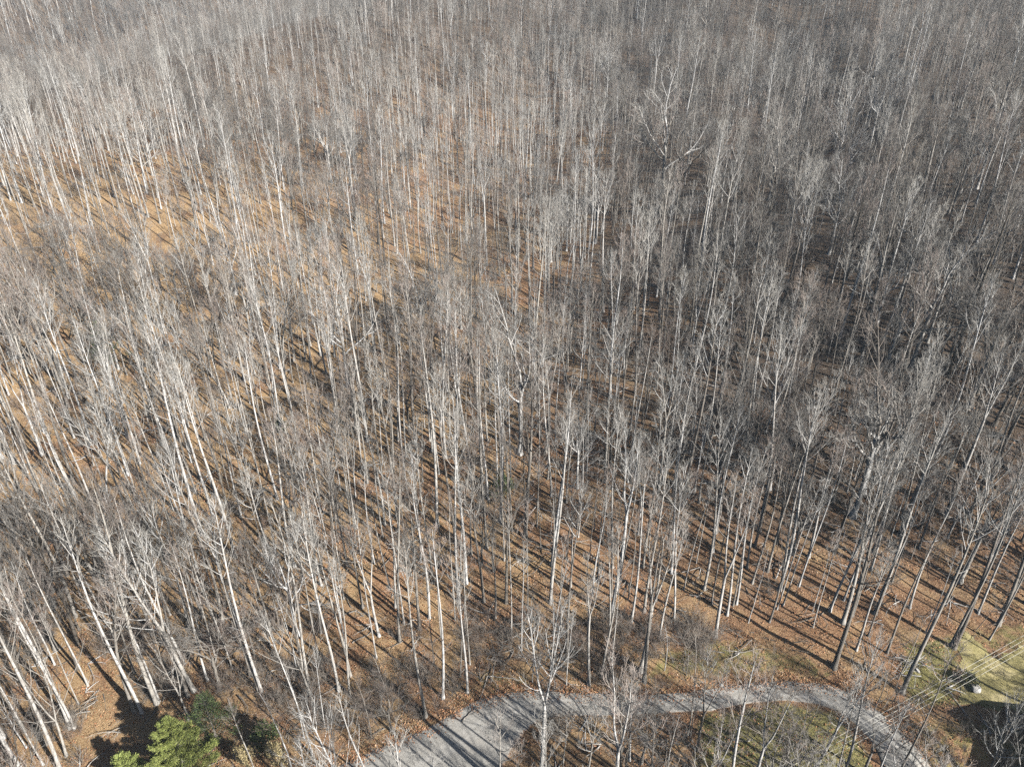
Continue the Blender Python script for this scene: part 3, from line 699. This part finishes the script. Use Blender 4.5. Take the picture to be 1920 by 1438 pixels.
instancer('fallen_leaves', LP, np.c_[X, Y, h(X, Y) + np.where(rd < .3, .08, .03)], R2.randint(0, 4, len(X)), np.c_[np.zeros(len(X)), np.zeros(len(X)), R2.rand(len(X)) * 6.28], .6 + .7 * R2.rand(len(X)), label='loose orange brown leaves lying on the slope and road edge')
GPm = [leaf_patch(100 + k, 70, 1.0, .14, M_grassb, 2.2) for k in range(3)]
n_ = 5200; X = R2.uniform(20, 78, n_); Y = R2.uniform(38, 70, n_); gz = np.zeros(n_)
for P, s in GRASSY: gz = np.maximum(gz, s * inpoly(X, Y, P))
inl = inpoly(X, Y, LAWN); k = (roadd(X, Y) > .3) & (R2.rand(n_) < np.where(inl, 1, gz * .8)); X, Y = X[k], Y[k]
instancer('grass', GPm, np.c_[X, Y, h(X, Y) + .03], R2.randint(0, 3, len(X)), np.c_[np.zeros(len(X)), np.zeros(len(X)), R2.rand(len(X)) * 6.28], .6 + .6 * R2.rand(len(X)), label='short yellow green grass on the lawn and road verge')

# ------------------------------------------------------------------ evergreens
def put_evergreen(u, v, name, Ht, Rd, mat_, label, cat, seed, group=None, **k):
    x, y = at(u, v); z = h1(x, y); o = link(name, None, label=label, category=cat)
    if group: o['group'] = group
    o.location = (x, y, z); o.rotation_euler.z = seed * 1.7
    tr, V, Q = evergreen(seed, Ht, Rd, **k)
    link('trunk', tr.mesh('evergreen_trunk', [M_dark]), o); c = link('crown', quads('needles', V, Q, [mat_], None, False), o); return o
put_evergreen(350, 1450, 'pine_tree', 9.2, 3.5, M_pine, 'bright green bushy pine in full sun at the lower left', 'pine', 1, nb=74, dens=430, size=.26, power=.8, fl=.10, asp=.16)
put_evergreen(250, 1470, 'pine_tree', 5.0, 2.2, M_pine, 'small bright green pine just left of the large bushy one', 'pine', 2, nb=44, dens=420, size=.24, fl=.10, asp=.16)
put_evergreen(408, 1390, 'pine_tree', 8.0, 3.0, M_dpine, 'shaded dark green pine behind and right of the bright one', 'pine', 3, nb=44, dens=70, size=.24, asp=.2)  # its shade is put into the colour by darker needles
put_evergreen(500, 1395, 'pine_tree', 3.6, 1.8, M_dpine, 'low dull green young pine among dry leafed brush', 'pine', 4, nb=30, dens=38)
put_evergreen(940, 935, 'holly_tree', 5.5, 1.9, M_dpine, 'small green holly among tall pale trunks near the picture middle', 'holly', 5, nb=34, dens=36)
put_evergreen(205, 690, 'hemlock_tree', 9, 3.4, M_dpine, 'lone olive green evergreen among bare trees on the left slope', 'evergreen', 6, nb=40, dens=16)
put_evergreen(527, 815, 'holly_tree', 2.6, 1.5, M_dpine, 'tiny yellow green holly on a sunny patch of the left slope', 'holly', 7, nb=20, dens=30)
put_evergreen(1815, 1278, 'garden_shrub', 1.3, .9, M_dpine, 'small dark green shrub on the mown lawn', 'shrub', 8, nb=24, dens=90, size=.16)
def beech(u, v, Ht, seed, label):
    x, y = at(u, v); z = h1(x, y); o = link('beech_tree', None, label=label, category='beech', group='young beeches keeping dry leaves'); o.location = (x, y, z)
    tr, cr = sapling(seed, Ht, .07, 22, 2); tb = tr.mesh('beech_trunk', [M_dark, M_stwig]); link('trunk', tb, o)
    V, Q, _ = cr.arrays(); link('branches', cr.mesh('beech_branches', [M_stwig, M_stwig]), o)
    r = np.random.RandomState(seed); C = V[r.randint(0, len(V), 2600)] + r.randn(2600, 3) * .12; v_, q_ = cards(r, C, r.randn(2600, 3), .15, .6)
    link('foliage', quads('dry_foliage', v_, q_, [M_tan], None, False), o, kind='stuff')
beech(468, 1440, 4.6, 21, 'young beech with dry tan leaves right of the bright pine')
beech(300, 1535, 4, 22, 'pale leafed young beech in front of the bright pine')
beech(530, 1440, 5, 23, 'loose young beech below the pale tree near the bottom edge')
beech(400, 1490, 3.4, 24, 'young beech with sparse yellowish leaves between pine and bottom edge')

# ------------------------------------------------------------------ fallen logs, brush pile, stones
def log(u, v, L, r0, az, label, mat_=M_bark, seed=0, tilt=0.):
    x, y = at(u, v); z = h1(x, y); r = np.random.RandomState(seed + 5); tb = Tubes()
    n = 9; t_ = np.linspace(-L / 2, L / 2, n); px_ = x + np.cos(az) * t_; py_ = y + np.sin(az) * t_
    pz = h(px_, py_) + r0 * .75; fit = np.polyfit(t_, pz, 1); pz = np.polyval(fit, t_) + .1 + tilt * (t_ + L / 2)
    P = np.c_[px_ - x, py_ - y, pz - z] + r.randn(n, 3) * .05; Rr = np.linspace(r0, r0 * .45, n)
    P = np.vstack([P[:1], P, P[-1:]]); Rr = np.r_[.004, Rr, .004]; tb.add(P, Rr, 8)
    o = link('fallen_log', tb.mesh('fallen_log', [mat_]), label=label, category='log'); o.location = (x, y, z)
    for k in range(3):
        s = Tubes(); p, d, i, a = dirat(P, .25 + .5 * r.rand()); q, rr = grow(r, p, side(r, d, 1.0), .7 + r.rand(), r0 * .3, .015, 5, .15, .1); s.add(q, rr, 4)
        link('branch_stub', s.mesh('branch_stub', [mat_]), o)
log(1362, 815, 5.5, .16, .15, 'pale broken log below the dark thicket in the middle right', seed=1)
log(1385, 800, 4.5, .12, .75, 'shorter pale log lying crosswise just above another log', seed=2)
log(1690, 590, 6, .14, .9, 'pale fallen log in the bright clearing at the right', seed=3)
log(1465, 1065, 4, .10, .9, 'slim pale log leaning in the leaves above the road bend', seed=4, tilt=.3)
log(1655, 640, 7, .2, -.3, 'grey fallen log at the foot of the dark trunk, right side', M_dark, 5)
log(690, 1195, 4.5, .08, .6, 'thin pale log on the orange slope above the turnout', seed=6)
log(1210, 640, 7, .16, -.5, 'fallen trunk lying between tall trunks in the middle', seed=7)
log(610, 745, 9, .15, -.15, 'long dark log across the sunny left slope', M_dark, 8)
log(880, 1340, 2.5, .1, .8, 'short grey log at the upper edge of the turnout', M_dark, 9)
def brush_pile(u, v, label):
    x, y = at(u, v); z = h1(x, y); r = np.random.RandomState(3); o = link('brush_pile', None, label=label, category='brush pile'); o.location = (x, y, z)
    for k in range(34):
        s = Tubes(); p = r.randn(3) * [1.1, .9, .25] + [0, 0, .45]; d = r.randn(3) * [1, 1, .35]
        q, rr = grow(r, p - unit(d) * 1.0, d, 1.6 + 1.6 * r.rand(), .03 + .05 * r.rand() ** 2, .015, 5, .1, 0); s.add(q, rr, 5); twigs(r, s, q, rr, 4, .6, .012, 0)
        link('branch', s.mesh('pile_branch', [M_bark if k % 3 else M_dark]), o)
brush_pile(1695, 1250, 'tangled pile of cut grey branches beside the largest right trunk')
def stone(u, v, s, label, seed, m):
    import bmesh
    x, y = at(u, v); z = h1(x, y); bm = bmesh.new(); bmesh.ops.create_icosphere(bm, subdivisions=3, radius=1); r = np.random.RandomState(seed)
    cut = [(unit(r.randn(3)), .6 + .3 * r.rand()) for _ in range(14)]
    for vv in bm.verts:
        c = np.array(vv.co)
        for n__, dd in cut:
            e = c @ n__ - dd
            if e > 0: c = c - n__ * e
        c = c * s * [1.2, .9, .7]; vv.co = c + r.randn(3) * .006
    me = bpy.data.meshes.new('stone'); bm.to_mesh(me); bm.free(); me.materials.append(m)
    o = link('boulder', me, label=label, category='boulder'); o.location = (x, y, z + s * .25); o.rotation_euler.z = seed
M_stone = plain('stone', (.42, .40, .37), .9)
stone(1828, 1290, .75, 'pale rounded boulder on the mown lawn below the small shrub', 1, M_stone)
stone(1721, 1254, .35, 'small pale boulder at the right end of the brush pile', 2, M_stone)
stone(1352, 1284, .3, 'small grey boulder at the uphill edge of the road bend', 3, M_stone)

# ------------------------------------------------------------------ overhead wires, their poles and the house whose roof shades the hollow
def wire_pt(u, v, zz_):
    d = ray(u, v); t_ = (H - zz_) / -d[2]; return np.array([d[0] * t_, d[1] * t_, zz_])
M_wire = plain('weathered_wire', (.62, .60, .52), .5); M_pole = plain('pole_wood', (.22, .17, .12), .9); M_glass = plain('insulator', (.35, .37, .38), .3)
zA, zB = 10.5, 9.0
pa = wire_pt(2060, 1118, zA); pb = wire_pt(1380, 1488, zB)
dirn = unit(pb - pa); perp = unit(np.cross(dirn, [0, 0, 1]))
EXT = 9.
A0, B0 = pa - dirn * EXT, pb + dirn * EXT
def pole(p, label):
    z = h1(p[0], p[1]); o = link('utility_pole', None, label=label, category='utility pole'); o.location = (p[0], p[1], z); ht = p[2] - z
    s = Tubes(); s.add(np.array([[0, 0, -1], [0, 0, ht * .5], [0, 0, ht + .6], [0, 0, ht + .62]]), np.array([.17, .15, .12, .01]), 10); link('pole', s.mesh('pole', [M_pole]), o)
    for n__ in range(4):
        s = Tubes(); off = perp * (-.66 + .44 * n__); s.add(np.array([off + [0, 0, ht - .14], off + [0, 0, ht - .04], off + [0, 0, ht + .0]]), np.array([.03, .055, .02]), 8)
        link('insulator', s.mesh('insulator', [M_glass]), o)
    s = Tubes(); s.add(np.array([perp * -.95 + [0, 0, ht - .2], perp * .95 + [0, 0, ht - .2]]), np.array([.07, .07]), 4); link('crossarm', s.mesh('crossarm', [M_pole], False), o)
pole(A0, 'wooden utility pole uphill of the mown lawn'); pole(B0, 'wooden utility pole below the road')
WL = ['uppermost of the four pale wires over the lawn corner', 'second from the top of the four pale wires', 'third from the top of the four pale wires', 'lowest of the four pale wires over the lawn corner']
for n__ in range(4):
    off = perp * (-.66 + .44 * n__); t_ = np.linspace(0, 1, 60); P = A0 + (B0 - A0) * t_[:, None] + off; P[:, 2] -= 1.5 * 4 * t_ * (1 - t_)
    s = Tubes(); s.add(P, np.full(60, .016), 5); up_ = proj(*P[20])[1]
    o = link('overhead_wire', s.mesh('overhead_wire', [M_wire]), category='wire', group='overhead wires crossing the lawn corner'); o['label'] = WL[n__]; o['vy'] = float(up_)
ws = sorted([o for o in col.objects if o.name.startswith('overhead_wire')], key=lambda o: o['vy'])
for o, l in zip(ws, WL): o['label'] = l; del o['vy']

def box(name, c, s, m, parent):
    x, y, z = c; a, b, d = s; V = [(x + i * a / 2, y + j * b / 2, z + k * d / 2) for k in (-1, 1) for j in (-1, 1) for i in (-1, 1)]
    return link(name, quads(name, V, [(0, 2, 3, 1), (4, 5, 7, 6), (0, 1, 5, 4), (2, 6, 7, 3), (0, 4, 6, 2), (1, 3, 7, 5)], [m], None, False), parent)
def house():
    o = link('house', None, label='grey house with a gabled roof right of the creek hollow', category='house'); o.location = (71, 44.8, -1.0); o.rotation_euler.z = R(-8)
    W, D, E, G = 20, 8, 5.6, 8.2; wm = plain('house_siding', (.55, .53, .48), .8); rm = plain('roof_shingles', (.10, .10, .11), .9); wf = plain('window_frame', (.75, .75, .73), .5); gl = plain('window_glass', (.05, .06, .07), .1)
    x, y = W / 2, D / 2
    V = [(-x, -y, -4), (x, -y, -4), (x, y, -4), (-x, y, -4), (-x, -y, E), (x, -y, E), (x, y, E), (-x, y, E), (-x, 0, G - .2), (x, 0, G - .2)]
    me = bpy.data.meshes.new('wall'); me.from_pydata(V, [], [(0, 1, 5, 4), (1, 2, 6, 9, 5), (2, 3, 7, 6), (3, 0, 4, 8, 7)]); me.materials.append(wm); link('wall', me, o)
    for s in (-1, 1):
        e = .6; q = [(-x - e, 0, G), (x + e, 0, G), (x + e, s * (y + e), E - .35), (-x - e, s * (y + e), E - .35)]; q2 = [(a, b, c - .16) for a, b, c in q]
        me = bpy.data.meshes.new('roof'); me.from_pydata(q + q2, [], [(0, 1, 2, 3), (4, 5, 6, 7), (0, 1, 5, 4), (1, 2, 6, 5), (2, 3, 7, 6), (3, 0, 4, 7)]); me.materials.append(rm); link('roof', me, o)
    for k in range(5):
        for s in (-1, 1):
            f_ = box('window', (-8 + 4 * k, s * (y + .02), 3.4), (1.3, .12, 1.5), wf, o); box('pane', (-8 + 4 * k, s * (y + .09), 3.4), (1.1, .03, 1.3), gl, f_)
    box('chimney', (4, .9, G + .2), (.9, .9, 2.2), wm, o)
house()

# ------------------------------------------------------------------ air
HAZE = 0.0002
if HAZE:
    m = bpy.data.materials.new('haze'); m.use_nodes = True; n = m.node_tree; n.nodes.remove(n.nodes['Principled BSDF'])
    pv = n.nodes.new('ShaderNodeVolumePrincipled'); pv.inputs['Density'].default_value = HAZE; pv.inputs['Color'].default_value = (.74, .87, 1, 1)
    n.links.new(pv.outputs[0], n.nodes['Material Output'].inputs['Volume'])
    x, y, z0, z1 = 2750, 4100, -60, 560
    V = [(i, j, k) for k in (z0, z1) for j in (-650, y) for i in (-x, x)]
    o = link('haze', quads('haze', V, [(0, 2, 3, 1), (4, 5, 7, 6), (0, 1, 5, 4), (2, 6, 7, 3), (0, 4, 6, 2), (1, 3, 7, 5)], [m], None, False), kind='stuff')
print('trees', len(ONE), len(ONES), 'rest', len(REST), 'visible big', len(big), 'small', len(sml), 'tris per kind', {k: [len(d['joined'].polygons) * 2 for d in L] for k, L in KIND.items()}, 'ground', len(Z), 'z range', Z.min(), Z.max())
